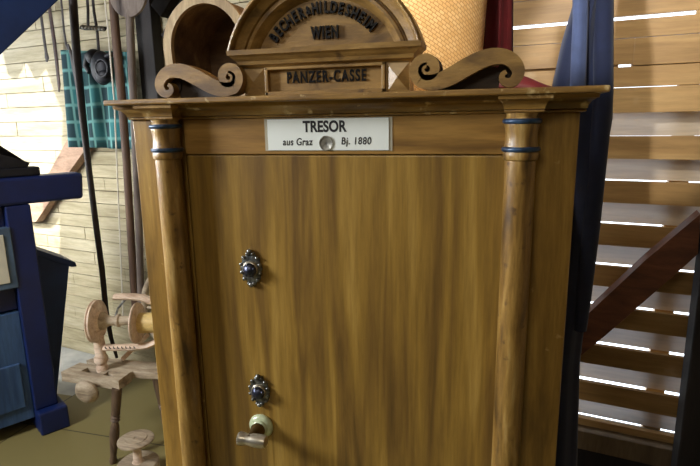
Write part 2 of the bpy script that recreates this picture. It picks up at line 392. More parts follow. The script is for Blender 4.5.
b.box(UM, .745, -.022, 0, 1.657, 1.7435, wp); b.box(.745, U1, -.022, 0, 1.651, 1.7435, wp)
b.box(UM, U1, -.022, 0, 1.7455, 1.806, wp)
b.box(.92, U1, -.022, -.001, 1.806, 1.8185, wp)
for z0, z1 in ((1.8185, 1.902), (1.904, 1.99), (1.992, 2.08), (2.082, 2.2), (2.202, 2.4), (2.402, ZC)): b.box(UM, U1, -.022, 0, z0, z1, wp)
b.box(UM, .70, -.04, -.024, 1.640, 1.662, wp); b.box(.74, U1, -.04, -.024, 1.640, 1.662, wp)
b.box(.90, .965, -.17, -.093, 0.1, 1.6, wp); b.box(.18, .245, -.17, -.093, 0.1, 1.6, wp); b.box(1.6, 1.66, -.17, -.093, .1, 1.6, wp)
struct(b.build('wall_back', M['slat'], bevel=.0012, loc=W0, rot=-WA))
b = MB()
for k in range(-1, 8):
    z1 = TOP-P_*k-.082+.001; z0 = z1-.0835-.0022*max(k, 0)
    if k == -1: z1 = 1.494
    if z0 < .22: z0 = .18
    b.box(UM, U1, -.09, -.07, z0, z1, wp)
struct(b.build('wall_back', M['outer'], bevel=.001, loc=W0, rot=-WA))
struct(MB().box(UM, U1, -.09, .05, .15, .232, wp).build('trim_1', M['stud'], bevel=.004, loc=W0, rot=-WA))
struct(MB().box(UM, U1, -.09, .035, 0, .149, wp).build('trim_2', M['darkbeam'], bevel=.004, loc=W0, rot=-WA))

# ------------------------------------------------------------------ the safe
safe = thing('safe', 'tall grained golden-brown wooden antique safe with columns and arched pediment', 'safe', (0, .27, 0))
HB = .4; ZD = 1.420; ZF = 1.4845
b = MB().box(-HB, HB, .012, .55, .1, ZF); b.box(-HB, -.29, 0, .012, .1, ZF); b.box(.297, HB, 0, .012, .1, ZF)
b.build('carcass', M['front'], safe, bevel=.002)
MB().rects([(0, -.43, .43, -.06, .56), (.085, -.43, .43, -.06, .56), (.10, -.41, .41, -.045, .55), (.12, -.402, .402, -.03, .55)]).build('plinth', M['mould'], safe, bevel=.002)
MB().box(-.288, .295, -.001, .011, .125, ZD-.0018).build('door', M['door'], safe, bevel=.0025)
MB().box(-.289, .296, -.002, .011, ZD, ZF).build('frieze', M['frieze'], safe, bevel=.0015)
CX, CY = .3144, -.0205
for sx in (-1, 1):
    x = sx*CX
    c = MB().lathe((x, CY, 0), (0, 0, 1), [(.121, .036), (.15, .036), (.16, .030), (.175, .034), (.19, .026), (.21, .0245), (.8, .024), (1.412, .0235), (1.414, .0262), (1.419, .0272), (1.4235, .0268), (1.427, .0262), (1.432, .0262), (1.437, .0252), (1.446, .0243), (1.455, .0245), (1.463, .0256), (1.467, .0262), (1.476, .0258), (1.479, .0235), (1.4845, .0245)], 32).build('column', M['column'], safe, smooth=35)
    for zz in (1.4295, 1.4722):
        MB().torus((x, CY, zz), (0, 0, 1), .0255, .0042, 36, 10).build('ring', M['bluering'], c, smooth=60)
# cornice: moulding that breaks forward above the columns, then the top board
def mould(x0, x1, y1, k=1.0, fx=1.0):
    prof = [(1.4846, .004), (1.4856, .0062), (1.4872, .007), (1.4888, .0062), (1.4894, .0045), (1.4900, .0085), (1.4935, .0095), (1.4975, .0125), (1.5010, .0175), (1.5035, .0245), (1.5042, .0248), (1.5048, .0300), (1.5108, .031)]
    return [(z, x0-o*fx, x1+o*fx, y1-o*k, .55) for z, o in prof]
b = MB().rects(mould(-.400, .404, 0, 1.0, .55))
b.rects([(z, x0, x1, y0, -.0005) for z, x0, x1, y0, _ in mould(-.292-.052, -.292, -.030, .75, .42)])
b.rects([(z, x0, x1, y0, -.0005) for z, x0, x1, y0, _ in mould(.290, .342, -.030, .75, .42)])
b.build('cornice', M['mould'], safe, smooth=38)
MB().box(-.4145, .4295, -.0585, .56, 1.511, 1.5205).build('cornice_board', M['mould'], safe, bevel=.0025)
# pediment
PX = -.008; Z0 = 1.5206
b = MB().box(PX-.106, PX+.106, -.006, .03, Z0, 1.5695)
b.box(PX-.106, PX+.106, -.016, -.005, Z0, 1.5285); b.box(PX-.106, PX+.106, -.016, -.005, 1.5645, 1.5695)
b.box(PX-.106, PX-.100, -.016, -.005, Z0, 1.5695); b.box(PX+.100, PX+.106, -.016, -.005, Z0, 1.5695)
ped = b.build('pediment_panel', M['carve'], safe, bevel=.0012)
for sx in (-1, 1):
    a, c = sorted((PX+sx*.1065, PX+sx*.1465))
    d = MB().box(a, c, -.012, .03, Z0, 1.5695)
    m_ = ((a+c)/2, -.0195, 1.545); q = [(a+.002, -.012, Z0+.002), (c-.002, -.012, Z0+.002), (c-.002, -.012, 1.5675), (a+.002, -.012, 1.5675)]
    v = [d.bm.verts.new(t) for t in q]; t = d.bm.verts.new(m_)
    for i in range(4): d.bm.faces.new((v[i], v[(i+1) % 4], t))
    d.build('diamond_block', M['facet'], safe)
b = MB().rects([(z, PX-.1465-o, PX+.1465+o, -.0145-o, .03) for z, o in ((1.5697, .000), (1.573, .003), (1.574, .006), (1.580, .008), (1.585, .014), (1.588, .0165), (1.5895, .0195), (1.5975, .0205))])
b.build('pediment_cornice', M['carve'], safe, smooth=30)
AZ = 1.5465; RO = .1745
def arc_band(mb, prof, a0, a1, n=40):
    rings = []
    for i in range(n+1):
        t = a0+(a1-a0)*i/n
        rings.append([Vector((PX+r*math.cos(t), y, AZ+r*math.sin(t))) for r, y in prof])
    return mb.loft(rings)
ta = math.asin((1.598-AZ)/RO)
def arc_clip(mb, prof, n=48):
    """band whose lower ends stop on the flat cornice"""
    rings = []
    for i in range(n+1):
        s = i/n; rg = []
        for r, y in prof:
            t0 = math.asin((1.5977-AZ)/r); t = t0+(math.pi-2*t0)*s
            rg.append(Vector((PX+r*math.cos(t), y, AZ+r*math.sin(t))))
        rings.append(rg)
    return mb.loft(rings)
arc_clip(MB(), [(RO, .02), (RO, -.031), (.1705, -.033), (.168, -.031), (.166, -.022), (.160, -.016), (.153, -.013), (.151, -.009), (.1485, -.009), (.147, -.015), (.142, -.016), (.137, -.010), (.1325, -.003), (.1295, .001), (.1295, .02)]).build('arch_moulding', M['carve'], safe, smooth=30)
t0 = math.asin((1.5977-AZ)/.1305); pts = [(PX+.1305*math.cos(t0+(math.pi-2*t0)*i/40), 0, AZ+.1305*math.sin(t0+(math.pi-2*t0)*i/40)) for i in range(41)]
MB().prism(pts, (0, .02, 0)).build('tympanum', M['carve'], safe)
# raised lettering
k = MB(); W_ = "BECHER&HILDESHEIM"
adv = {'I': .55, 'M': 1.25, '&': 1.0}
tot = sum(adv.get(c, 1) for c in W_); acc = 0; span = R(103)
for ch in W_:
    aw = adv.get(ch, 1); th = R(93)+span/2-span*(acc+aw/2)/tot; acc += aw
    e = Vector((math.sin(th), 0, -math.cos(th))); n_ = Vector((math.cos(th), 0, math.sin(th))); o_ = Vector((PX, 0, AZ))+n_*.1145
    t = text(ch, .0255 if ch != '&' else .018, None, None, None, lambda x, y, z_: o_ + e*x + n_*y + Vector((0, -z_, 0)), bold=.0006, depth=.003, sx=.66)
    me = bpy.data.meshes.new('t'); t.bm.to_mesh(me); t.bm.free(); k.bm.from_mesh(me); bpy.data.meshes.remove(me)
k.build('maker_lettering', M['blackpaint'], safe)
fr = lambda X, Y, Z: (lambda x, y, z_: Vector((X+x, Y-z_, Z+y)))
text('WIEN', .028, M['blackpaint'], 'city_lettering', safe, fr(PX+.001, 0, 1.6215), bold=.0007, depth=.0025, sx=.62, spacing=1.15)
text('PANZER-CASSE', .0262, M['blackpaint'], 'name_lettering', safe, fr(PX+.002, -.006, 1.5503), bold=.0005, depth=.0014, sx=.67, spacing=1.22)
# scrolls
def catmull(p, n=8):
    out = []
    for i in range(len(p)-1):
        a, b_, c, d = (Vector(p[max(i-1, 0)]), Vector(p[i]), Vector(p[i+1]), Vector(p[min(i+2, len(p)-1)]))
        for j in range(n):
            t = j/n; out.append(.5*((2*b_)+(c-a)*t+(2*a-5*b_+4*c-d)*t*t+(3*b_-a-3*c+d)*t**3))
    out.append(Vector(p[-1])); return out
def sxz(px, py): return (.138+(px-409)*.001526, 1.5208+(88.6-.022*(px-435)-py)*.00153)
MX = -.0085
sp = []
NS = 26
for i in range(NS+1):                                   # inner volute, from its eye outwards
    t = i/NS; ang = R(250)-R(520)*(1-t); rr = 4+8.6*t**1.05
    sp.append((428+rr*math.cos(ang)*.98, 67-rr*math.sin(ang), 5.2+8.8*t))
body = [(437, 79.8, 16), (452, 74.5, 17.5), (468, 65.5, 18), (484, 58, 17), (497, 55.5, 15.5), (508, 57.5, 14), (516, 64, 13), (518.5, 72, 12), (515, 79, 10.5), (509, 81, 8.5), (503.5, 78, 6.5), (503.5, 73, 5), (507, 70.5, 4)]
path = sp+body
pts3 = catmull([Vector((a, b_, c)) for a, b_, c in path], 4)
for sx in (1, -1):
    P2 = []; Wd = []
    for v in pts3:
        x, z = sxz(v.x, v.y); P2.append((x if sx == 1 else MX-x, z)); Wd.append(v.z*.001526)
    MBk = MB().ribbon(P2, Wd, -.030, .0)
    sc_ = MBk.build('scroll', M['carve'], safe, smooth=40)
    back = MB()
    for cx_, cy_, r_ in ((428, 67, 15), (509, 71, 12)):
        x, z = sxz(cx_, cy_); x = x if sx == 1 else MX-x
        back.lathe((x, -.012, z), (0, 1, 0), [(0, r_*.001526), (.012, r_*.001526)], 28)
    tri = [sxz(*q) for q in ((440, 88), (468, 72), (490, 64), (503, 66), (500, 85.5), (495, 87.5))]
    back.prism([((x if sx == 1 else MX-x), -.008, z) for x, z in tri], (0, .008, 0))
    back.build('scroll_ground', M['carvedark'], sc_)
# key escutcheons
def escutcheon(x, z, w_, h):
    m = MB(); n = 40; rim = []
    for i in range(n):
        t = 2*math.pi*i/n; k_ = 1+.10*math.cos(10*t)
        rim.append((math.cos(t)*w_/2*k_*.9, math.sin(t)*h/2*k_*.88))
    m.loft([[Vector((x+a*s_, y, z+b_*s_)) for a, b_ in rim] for s_, y in ((1, -.001), (1, -.004), (.8, -.0055), (.55, -.006))])
    e = m.build('escutcheon', M['iron'], safe, smooth=40)
    bd = MB()
    for i in range(12):
        t = 2*math.pi*(i+.5)/12; bd.ball((x+math.cos(t)*w_*.43, -.0055, z+math.sin(t)*h*.42), w_*.085, .004, h*.05, 8, 6)
    bd.ball((x-.001, -.006, z+h*.45), w_*.12, .005, h*.09, 8, 6); bd.ball((x, -.006, z-h*.44), w_*.14, .005, h*.07, 8, 6)
    bd.build('beading', M['iron'], e, smooth=60)
    bs = MB().lathe((x, -.005, z), (0, -1, 0), [(0, w_*.34), (.003, w_*.35), (.006, w_*.32), (.007, w_*.28), (.0065, w_*.1), (.0065, .001)], 20)
    bs.build('boss_rim', M['nickel'], e, smooth=50)
    bb = MB().lathe((x+.001, -.0105, z-.001), (0, -1, 0), [(0, w_*.29), (.003, w_*.30), (.006, w_*.26), (.009, w_*.18), (.011, w_*.07), (.0115, .001)], 14)
    for q in range(9):
        t = q*2.4; r_ = w_*.24*math.sqrt((q+.5)/9); bb.ball((x+.001+r_*math.cos(t), -.0195+r_*.35, z-.001+r_*math.sin(t)), w_*.075, .003, w_*.075, 8, 5)
    bb.build('boss', M['bossblue'], e, smooth=50)
escutcheon(-.166, 1.204, .046, .072)
escutcheon(-.163, .950, .046, .068)
h = MB().lathe((-.163, -.001, .872), (0, -1, 0), [(0, .0245), (.003, .0258), (.006, .0252), (.010, .021), (.0115, .0175), (.014, .017), (.017, .014), (.018, .012)], 32).build('handle_rose', M['enamel'], safe, smooth=50)
MB().lathe((-.163, -.018, .872), (0, -1, 0), [(0, .0145), (.004, .0155), (.007, .0135), (.012, .0115), (.040, .0115)], 24).build('spindle', M['brass'], h, smooth=50)
MB().lathe((-.189, -.054, .872), (1, 0, 0), [(0, .001), (.0005, .0105), (.003, .0132), (.010, .0132), (.015, .0112), (.022, .0110), (.030, .0124), (.038, .0132), (.050, .0132), (.058, .0115), (.060, .007), (.0605, .001)], 20).build('lever', M['nickel'], h, smooth=40)

# paper sign on the frieze
sg = thing('paper_sign', 'white card sign lettered in black with a coin, fixed above the safe door', 'sign', (-.008, -.003, 1.428))
MB().box(-.1245, .1075, -.0032, -.0022, 1.4262, 1.4828).build('sleeve', M['plastic'], sg)
MB().box(-.1185, .1015, -.0042, -.0033, 1.4275, 1.4812).build('card', M['paper'], sg)
text('TRESOR', .0262, M['ink'], 'title_lettering', sg, fr(-.012, -.0042, 1.4672), bold=.0009, depth=.0002, sx=.82, spacing=1.02)
text('aus Graz', .0176, M['ink'], 'origin_lettering', sg, fr(-.0625, -.0042, 1.4415), bold=.0003, depth=.0002, sx=.82, shear=.1, spacing=1.08)
text('Bj. 1880', .0172, M['ink'], 'year_lettering', sg, fr(.0445, -.0042, 1.4425), bold=.0003, depth=.0002, sx=.84, shear=.1, spacing=1.12)
cn = MB().lathe((-.009, -.0043, 1.4395), (0, -1, 0), [(0, .0128), (.0016, .0128), (.0018, .012), (.0014, .0115)], 32).build('coin', M['coin'], sg, smooth=40)

# ------------------------------------------------------------------ on top of the safe
def basket():
    m = MB(); n = 72; cx, cy = .06, .33; prof = [(1.5206, .168), (1.53, .178), (1.60, .181), (1.70, .186), (1.80, .190), (1.90, .190), (2.0, .184), (2.05, .18)]
    prof2 = [(2.05, .172), (1.54, .165)]
    m.loft([[Vector((cx+r*math.cos(2*math.pi*i/n), cy+r*.92*math.sin(2*math.pi*i/n), z)) for i in range(n)] for z, r in prof+prof2])
    uv = m.bm.loops.layers.uv.new('UVMap')
    for f in m.bm.faces:
        cm = f.calc_center_median(); ac = math.atan2(cm.y-cy, cm.x-cx)
        for l in f.loops:
            a = math.atan2(l.vert.co.y-cy, l.vert.co.x-cx)
            if a-ac > math.pi: a -= 2*math.pi
            if ac-a > math.pi: a += 2*math.pi
            l[uv].uv = (a*.185, l.vert.co.z+.12*a*.185)
    return m
bk = basket().build('woven_basket', M['weave'], loc=(.06, .33, 1.5206), smooth=50)
tag(bk, 'golden woven straw basket standing on the safe behind the pediment', 'basket')

# red cloth: a fall of velvet with a tail lying along the safe top
def redfall(u, v):
    z = 2.15-(2.15-1.535)*v
    wv = .03*math.sin(u*11+v*1.2)+.006*math.sin(u*21)
    x0 = .232-.020*v; x1 = .284+.026*v
    return Vector((x0+(x1-x0)*u, .47+wv+.02*u, z))
rd = thing('velvet_drape', 'dark red velvet drape hanging behind the right scroll onto the safe', 'drape', (.29, .48, 1.5206))
MB().grid(redfall, 16, 20).build('fall', M['redvelvet'], rd, smooth=80, solid=.004)
def redtail(u, v):
    x = .235+.18*u; zt = 1.596-.052*u-.004*math.sin(9*u)
    return Vector((x, .40+.12*v, 1.5235+(zt-1.5235)*math.sin(math.pi*min(1, .08+.84*v))**.7))
MB().grid(redtail, 18, 10).build('tail', M['redvelvet'], rd, smooth=80, solid=.004)

# arched hood
def hood():
    t = thing('arched_wooden_hood', 'pale wooden arched hood with dark hollow inside, behind the left scroll', 'hood', (-.33, .33, 1.5206))
    Yf = .17; pl = lambda x, y: onY(x, y, Yf)
    def outline(rk, y):
        c = pl(205, 47); sc = (pl(245, 47)-pl(205, 47)).length/40
        pts = []
        for i in range(25):
            a = R(180)-R(180)*i/24
            pts.append(Vector((c.x+rk*sc*math.cos(a), y, c.z+.0+rk*1.06*sc*math.sin(a))))
        bt = 1.5212
        lx = c.x-rk*sc*.92; rx = c.x+rk*sc*.92
        return [Vector((lx, y, bt))]+pts+[Vector((rx, y, bt))]
    def shell(ro, ri, y0, y1, mname, mat, par):
        m = MB()
        rings = []
        for a, b_, c, d in zip(outline(ro, y0), outline(ri, y0), outline(ri, y1), outline(ro, y1)): rings.append([a, b_, c, d])
        return m.loft(rings).build(mname, mat, par, smooth=40)
    shell(43.5, 35.5, Yf, Yf+.012, 'rim', M['archwood'], t)
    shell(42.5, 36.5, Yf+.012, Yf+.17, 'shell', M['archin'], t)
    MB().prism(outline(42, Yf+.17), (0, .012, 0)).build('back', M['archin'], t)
    return t
hood()

# ------------------------------------------------------------------ right side: coat, brace, post
def coat():
    t = thing('long_coat', 'long blue wool coat hanging behind the right side of the safe', 'coat', (.5, .75, 0))
    Yc = .78
    def edge(y): # right edge in the picture
        tab = [(-120, 606), (0, 613), (88, 613), (120, 612), (160, 605), (230, 592), (300, 588), (330, 583), (360, 580), (466, 577), (540, 575)]
        for (a, xa), (b_, xb) in zip(tab, tab[1:]):
            if a <= y <= b_: return xa+(xb-xa)*(y-a)/(b_-a)
    def left(y):
        tab = [(-120, 590), (0, 574), (40, 562), (80, 553), (160, 538), (300, 520), (540, 505)]
        for (a, xa), (b_, xb) in zip(tab, tab[1:]):
            if a <= y <= b_: return xa+(xb-xa)*(y-a)/(b_-a)
    rings = []; n = 40
    for i in range(34):
        y = -120+660*i/33
        L_ = onY(left(y), y, Yc); R_ = onY(edge(y), y, Yc); w2 = (R_.x-L_.x)/2; c = (R_+L_)/2
        rg = []
        for j in range(n):
            a = 2*math.pi*j/n
            fold = 1+.16*math.cos(7*a+.004*y)*(1 if y > -60 else .4)
            rg.append(Vector((c.x+w2*math.cos(a)*(1+.0*fold), Yc+.075*math.sin(a)*fold, c.z)))
        rings.append(rg)
    MB().loft(rings).build('body', M['coat'], t, smooth=60)
    def lap(u, v):
        y = -120+222*v; x0 = 575-.5*max(0, y-20)*.08; xx = x0-2+15*u
        p = onY(xx, y, Yc-.098+.012*abs(u-.5)*2); return p
    MB().grid(lap, 6, 16).build('lapel', M['coatlight'], t, smooth=80, solid=.006)
    sl = []
    for i in range(14):
        y = -110+440*i/13; xx = 605-(0 if y < 100 else (y-100)*.10); p = onY(xx-2, y, Yc-.06); sl.append(p)
    MB().tube(sl, [.012]+[.026]*10+[.024, .022, .018], 14).build('sleeve', M['coat'], t, smooth=70)
coat()
br = MB().prism([onW(x, y, .14) for x, y in ((560, 340), (645.6, 260), (700.5, 214), (698, 254), (691.5, 260), (606.6, 334.6), (560, 373))], WN*-.09)
o = br.build('diagonal_brace', M['brace'], loc=wp(.8, .1, .8), bevel=.003, rot=-WA)
tag(o, 'red-brown diagonal timber brace rising to the right across the slatted wall', 'beam')
up, _ = uz(694.5, 300, .14)
o = MB().box(.992, 1.13, .06, .2, 0, 2.85, wp).build('timber_post', M['darkbeam'], loc=wp(1.06, .13, 0), bevel=.006, rot=-WA)
tag(o, 'dark upright timber post at the far right of the slatted wall', 'post')

# ------------------------------------------------------------------ left wall: brace, cloth, tools
o = MB().prism([onW(x, y, .06) for x, y in ((20, 222), (48, 174), (68, 138), (84, 110), (100, 122), (85, 150), (67, 175), (36, 222))], WN*-.055).build('diagonal_brace', M['pinkbeam'], loc=onW(60, 170, .05), bevel=.002, rot=-WA)
tag(o, 'short pinkish timber brace on the pale wall behind the blue machine', 'beam')
def apron(u, v):
    p = onW(62+10*v+(132-62-8*v)*u, 50+97*v+2*u, .115)
    return p + WN*(.018*math.sin(u*19+v*.9)*(.35+v*.65)+.008*math.sin(u*8+2))
o = MB().grid(apron, 40, 24).build('plaid_cloth', M['plaid'], loc=onW(95, 60, .09), smooth=80, solid=.004)
tag(o, 'teal plaid cloth hanging on the pale wall behind the tools', 'cloth')
pts = [onW(x, y, .18) for x, y in ((71, -14), (73, 0), (77, 60), (82, 110), (89, 170), (96, 225), (102, 270), (106, 310), (111, 338), (117, 358))]
o = MB().tube(pts, [.021, .021, .021, .019, .016, .016, .016, .015, .012, .008], 10, .7).build('curved_shaft', M['leather'], loc=pts[-1], smooth=60)
tag(o, 'long black curved shaft leaning on the wall in front of the plaid cloth', 'shaft')
def strap(name, pts, rad, mat, label, off, cat='strap', flat=.4):
    q = [onW(x, y, off) for x, y in pts]
    o = MB().tube(q, rad, 8, flat, up=WU).build(name, mat, loc=q[0], smooth=60); tag(o, label, cat); return o
strap('leather_strap', ((38, -20), (41, 15), (44, 38), (46, 52), (47, 58), (47, 62)), [.011, .012, .012, .012, .018, .006], M['leather'], 'short black leather strap with knotted end, leftmost on the wall', .05)
strap('leather_strap', ((47, -20), (50, 12), (54, 40), (57, 65), (59, 84), (59, 92)), [.014, .014, .015, .014, .013, .006], M['brownleather'], 'longer dark brown strap hanging right of the short black strap', .05)
strap('hanging_cord', ((59, -20), (62, 8), (64, 30), (66, 44), (70, 53)), [.008]*5, M['leather'], 'thin dark cord hanging left of the long curved shaft', .05, 'cord')
strap('leather_pouch', ((68, 44), (72, 56), (75, 68), (77, 78), (76, 86)), [.006, .016, .024, .022, .006], M['leather'], 'narrow dark leather pouch in front of the left of the plaid cloth', .17, 'pouch')
hs = thing('horse_harness', 'black harness with studded metal bar hanging in front of the plaid cloth', 'harness', onW(96, 30, .18))
for a in (((86, -20), (88, 10), (88, 28)), ((91, -20), (94, 12), (97, 30), (99, 54))):
    MB().tube([onW(x, y, .17) for x, y in a], .011, 8, .35, up=WU).build('strap', M['leather'], hs, smooth=60)
MB().tube([onW(x, y, .18) for x, y in ((81.5, 27), (86, 28), (95, 28), (105, 29))], .016, 8, .5).build('bar', M['leather'], hs, smooth=60)
b = MB()
for i in range(7):
    p = onW(83+3.3*i, 27.5+.3*i, .197); b.ball(p, .009, n=10, m=6)
b.build('studs', M['stud_metal'], hs, smooth=60)
b = MB(); c = onW(102, 68, .19); b.ball(c, .062, .04, .085, 18, 12)
b.ball(onW(94, 57, .19), .045, .035, .04, 14, 8); b.ball(onW(104, 76, .20), .045, .03, .04, 14, 8)
b.tube([onW(x, y, .19) for x, y in ((87, 54), (92, 60), (103, 58), (112, 54))], .014, 8)
b.tube([onW(x, y, .19) for x, y in ((88, 55), (86, 66), (90, 72))], .016, 8)
b.build('pad', M['castiron'], hs, smooth=60)
b = MB().torus(onW(102, 68, .225), WN, .042, .007, 24, 8); b.build('ring', M['castiron'], hs, smooth=60)
pts = [onW(x, y, .2) for x, y in ((110, -60), (113, 0), (117, 50), (122, 100), (126.5, 160), (130, 220), (134, 287), (138, 345))]
o = MB().tube(pts, [.018, .02, .021, .021, .02, .02, .02, .02], 12).build('wooden_pole', M['pole'], loc=pts[-1], smooth=60)
tag(o, 'brown round wooden pole leaning left of the grey peel', 'pole')
pl = thing('bakers_peel', 'grey wooden baker\'s peel with round blade standing behind the safe corner', 'peel', onW(139, 330, .28))
c = onW(128, -10, .28); fv = WN
MB().lathe(c-fv*.010, fv, [(0, .112), (.004, .119), (.016, .119), (.02, .112)], 36).build('blade', M['greypole'], pl, smooth=40)
MB().tube([onW(x, y, .275) for x, y in ((129.5, 10), (131, 50), (133.5, 100), (136, 160), (139, 230), (142, 330))], [.019, .019, .018, .018, .018, .018], 12).build('handle', M['greypole'], pl, smooth=60)
q = [wp(uz(108, 30, .36)[0], .36, ZC)]+[onW(x, y, .36) for x, y in ((108, 30), (114.5, 105), (117.5, 180), (120.5, 250), (123, 318))]
o = MB().tube(q, .0035, 6).build('white_cord', M['cord'], loc=q[0]); tag(o, 'thin white cord hanging left of the brown pole toward the spinning wheel', 'cord')
o = MB().box(uz(139, 50, .06)[0], uz(155, 50, .06)[0], 0.003, .07, 0, 2.85, wp).build('timber_post', M['darkbeam'], loc=wp(-1.5, .03, 0), bevel=.004, rot=-WA)
tag(o, 'dark upright timber post behind the grey peel', 'post')
def strut(p, q_, lab):
    o = MB().beam(onW(*p, .04), onW(*q_, .04), WN, .06, .085).build('timber_strut', M['darkbeam'], loc=onW(*p, .04), bevel=.003, rot=-WA); tag(o, lab, 'beam')
strut((170, 42), (192, 2), 'dark timber strut behind the arched hood, the lower of two')
strut((160, 12), (190, -38), 'dark timber strut above the arched hood, the upper of two')

# ------------------------------------------------------------------ blue winnowing machine
wm = thing('winnowing_machine', 'deep blue painted wooden winnowing machine standing at the left', 'machine', A0+E1*-.4+E2*-.3)
MB().hexa([mp(0, -.31, 0), mp(0, 0, 0), mp(.13, 0, 0), mp(.13, -.31, 0), mp(0, -.31, .115), mp(0, -.005, .115), mp(.13, -.005, .115), mp(.13, -.31, .115)]).build('foot', M['blue'], wm, bevel=.008)
MB().hexa([mp(-.9, -.31, 0), mp(-.9, 0, 0), mp(-.77, 0, 0), mp(-.77, -.31, 0), mp(-.9, -.31, .115), mp(-.9, -.005, .115), mp(-.77, -.005, .115), mp(-.77, -.31, .115)]).build('foot', M['blue'], wm, bevel=.008)
MB().box(0, .102, -.16, -.055, .1155, 1.124, mp).build('upright', M['blue'], wm, bevel=.006)
MB().box(-.88, -.78, -.16, -.055, .1155, 1.124, mp).build('upright', M['blue'], wm, bevel=.006)
MB().hexa([mp(-1.0, -.17, 1.125), mp(-1.0, -.05, 1.125), mp(.335, -.05, 1.125), mp(.335, -.17, 1.125), mp(-1.0, -.17, 1.25), mp(-1.0, -.05, 1.25), mp(.345, -.05, 1.25), mp(.345, -.17, 1.25)]).build('top_beam', M['blue'], wm, bevel=.014)
MB().box(-.78, 0, -.62, -.1, .63, 1.124, mp).build('fan_housing', M['blue'], wm, bevel=.004)
MB().box(-.78, 0, -.60, -.085, .07, .62, mp).build('lower_panel', M['bluegrey'], wm, bevel=.004)
MB().box(-.74, -.03, -.10, -.075, .14, .37, mp).build('drawer_board', M['bluegrey'], wm, bevel=.006)
MB().box(-.6, .008, -.09, -.05, .745, 1.03, mp).build('window_frame', M['slate'], wm, bevel=.004)
MB().box(-.56, -.024, -.06, -.046, .775, 1.00, mp).build('window_panel', M['cream'], wm, bevel=.002)
for s in (-.85, .03): MB().box(s, s+.1, -.62, -.52, 0, 1.124, mp).build('upright', M['blue'], wm, bevel=.006)
def fr_(z, s0, s1, o0, o1): return [mp(s0, o1, z), mp(s1, o1, z), mp(s1, o0, z), mp(s0, o0, z)]
MB().loft([fr_(1.26, -.85, -.455, -.34, -.10), fr_(2.09, -1.4, .385, -.39, -.065), fr_(2.09, -1.37, .355, -.36, -.095), fr_(1.27, -.82, -.485, -.31, -.13)]).build('hopper', M['bluehop'], wm, bevel=.004)
bn = MB().prism([mp(s, -.28, z) for s, z in ((-.02, .90), (.14, .853), (.295, .755), (.15, .05), (-.02, .05))], E2*-.22).build('side_bin', M['navy'], wm, bevel=.004)
MB().prism([mp(s, -.265, z) for s, z in ((.10, .895), (.32, .765), (.325, .74), (.30, .742), (.10, .868))], E2*-.25).build('bin_lip', M['navy'], bn, bevel=.003)
# iron tool resting on the beam
it = thing('iron_clamp', 'black cast iron clamp resting on the blue machine\'s top beam', 'clamp', mp(.05, -.11, 1.2505))
MB().box(-.10, .165, -.155, -.065, 1.2506, 1.292, mp).build('base', M['castiron'], it, bevel=.008)
MB().prism([mp(s, -.08, z) for s, z in ((-.10, 1.293), (.12, 1.293), (.13, 1.312), (.02, 1.355), (-.02, 1.44), (-.06, 1.47), (-.10, 1.44))], E2*-.05).build('jaw', M['castiron'], it, bevel=.008)

# ------------------------------------------------------------------ spinning wheel
AX = Vector((math.cos(R(15)), math.sin(R(15)), 0)); AP = Vector((-AX.y, AX.x, 0)); UPZ = Vector((0, 0, 1))
ft = onZ(113, 463, 0)
sw = thing('spinning_wheel', 'old wooden spinning wheel half hidden by the left side of the safe', 'spinning wheel', (ft.x+.2, ft.y+.1, 0))
ZT = .392
MB().prism([onZ(x, y, ZT) for x, y in ((119, 379), (133, 371.5), (176, 374), (176, 364), (96, 357), (86, 360))], (0, 0, -.034)).build('bench', M['greywood'], sw, bevel=.004)
e = MB()
q = [onZ(x, y, ZT) for x, y in ((61, 372.5), (118.5, 381.5), (131, 372.5), (80, 363))]
lerp = lambda a, b_, t: a+(b_-a)*t
def cell(s0, s1, t0, t1, z0, z1):
    g = lambda s, t: lerp(lerp(q[0], q[1], s), lerp(q[3], q[2], s), t)
    e.hexa([Vector((*g(s, t).xy, zz)) for zz in (z0, z1) for s, t in ((s0, t0), (s1, t0), (s1, t1), (s0, t1))])
zt = ZT+.003
cell(0, 1, 0, .30, zt-.045, zt); cell(0, 1, .72, 1, zt-.045, zt); cell(0, .26, .30, .72, zt-.045, zt); cell(.56, .66, .30, .72, zt-.045, zt); cell(.88, 1, .30, .72, zt-.045, zt)
bmesh.ops.remove_doubles(e.bm, verts=e.bm.verts, dist=.0005)
e.build('end_block', M['greywood'], sw)
kp = onZ(83, 391, .34); kd = Vector((-.25, -.97, -.05)).normalized()
kb = onZ(95, 384, .352)
kdir = ((kp-kb).normalized()+Vector((.5, -.9, -.05))).normalized()
MB().lathe(kb-kdir*.02, kdir, [(0, .018), (.03, .017), ((kp-kb).length-.01, .020), ((kp-kb).length, .040), ((kp-kb).length+.012, .054), ((kp-kb).length+.024, .055), ((kp-kb).length+.040, .042), ((kp-kb).length+.046, .026), ((kp-kb).length+.045, .022), ((kp-kb).length+.046, .001)], 24).build('tension_knob', M['greywood'], sw, smooth=40)
def turned(p0, p1, mat, prof=None, name='leg', r=.017):
    p0 = Vector(p0); p1 = Vector(p1); L_ = (p1-p0).length
    prof = prof or [(0, .8), (.04, 1), (.10, .75), (.20, .95), (.30, 1.15), (.40, 1.25), (.50, 1.1), (.56, .75), (.58, 1.25), (.60, .8), (.62, 1.25), (.64, .8), (.66, 1.15), (.70, 1.1), (.80, 1.2), (.92, 1.25), (1, 1.25)]
    return MB().lathe(p0, p1-p0, [(h*L_, k*r) for h, k in prof], 16).build(name, mat, sw, smooth=40)
turned(ft, onZ(117, 388, ZT-.036), M['legwood'])
f2 = onZ(158, 452, 0) + Vector((0.05, .25, 0)); t2 = onZ(157, 378, ZT-.034)
turned((t2.x+.02, t2.y+.03, 0), (t2.x, t2.y, ZT-.036), M['legwood'])
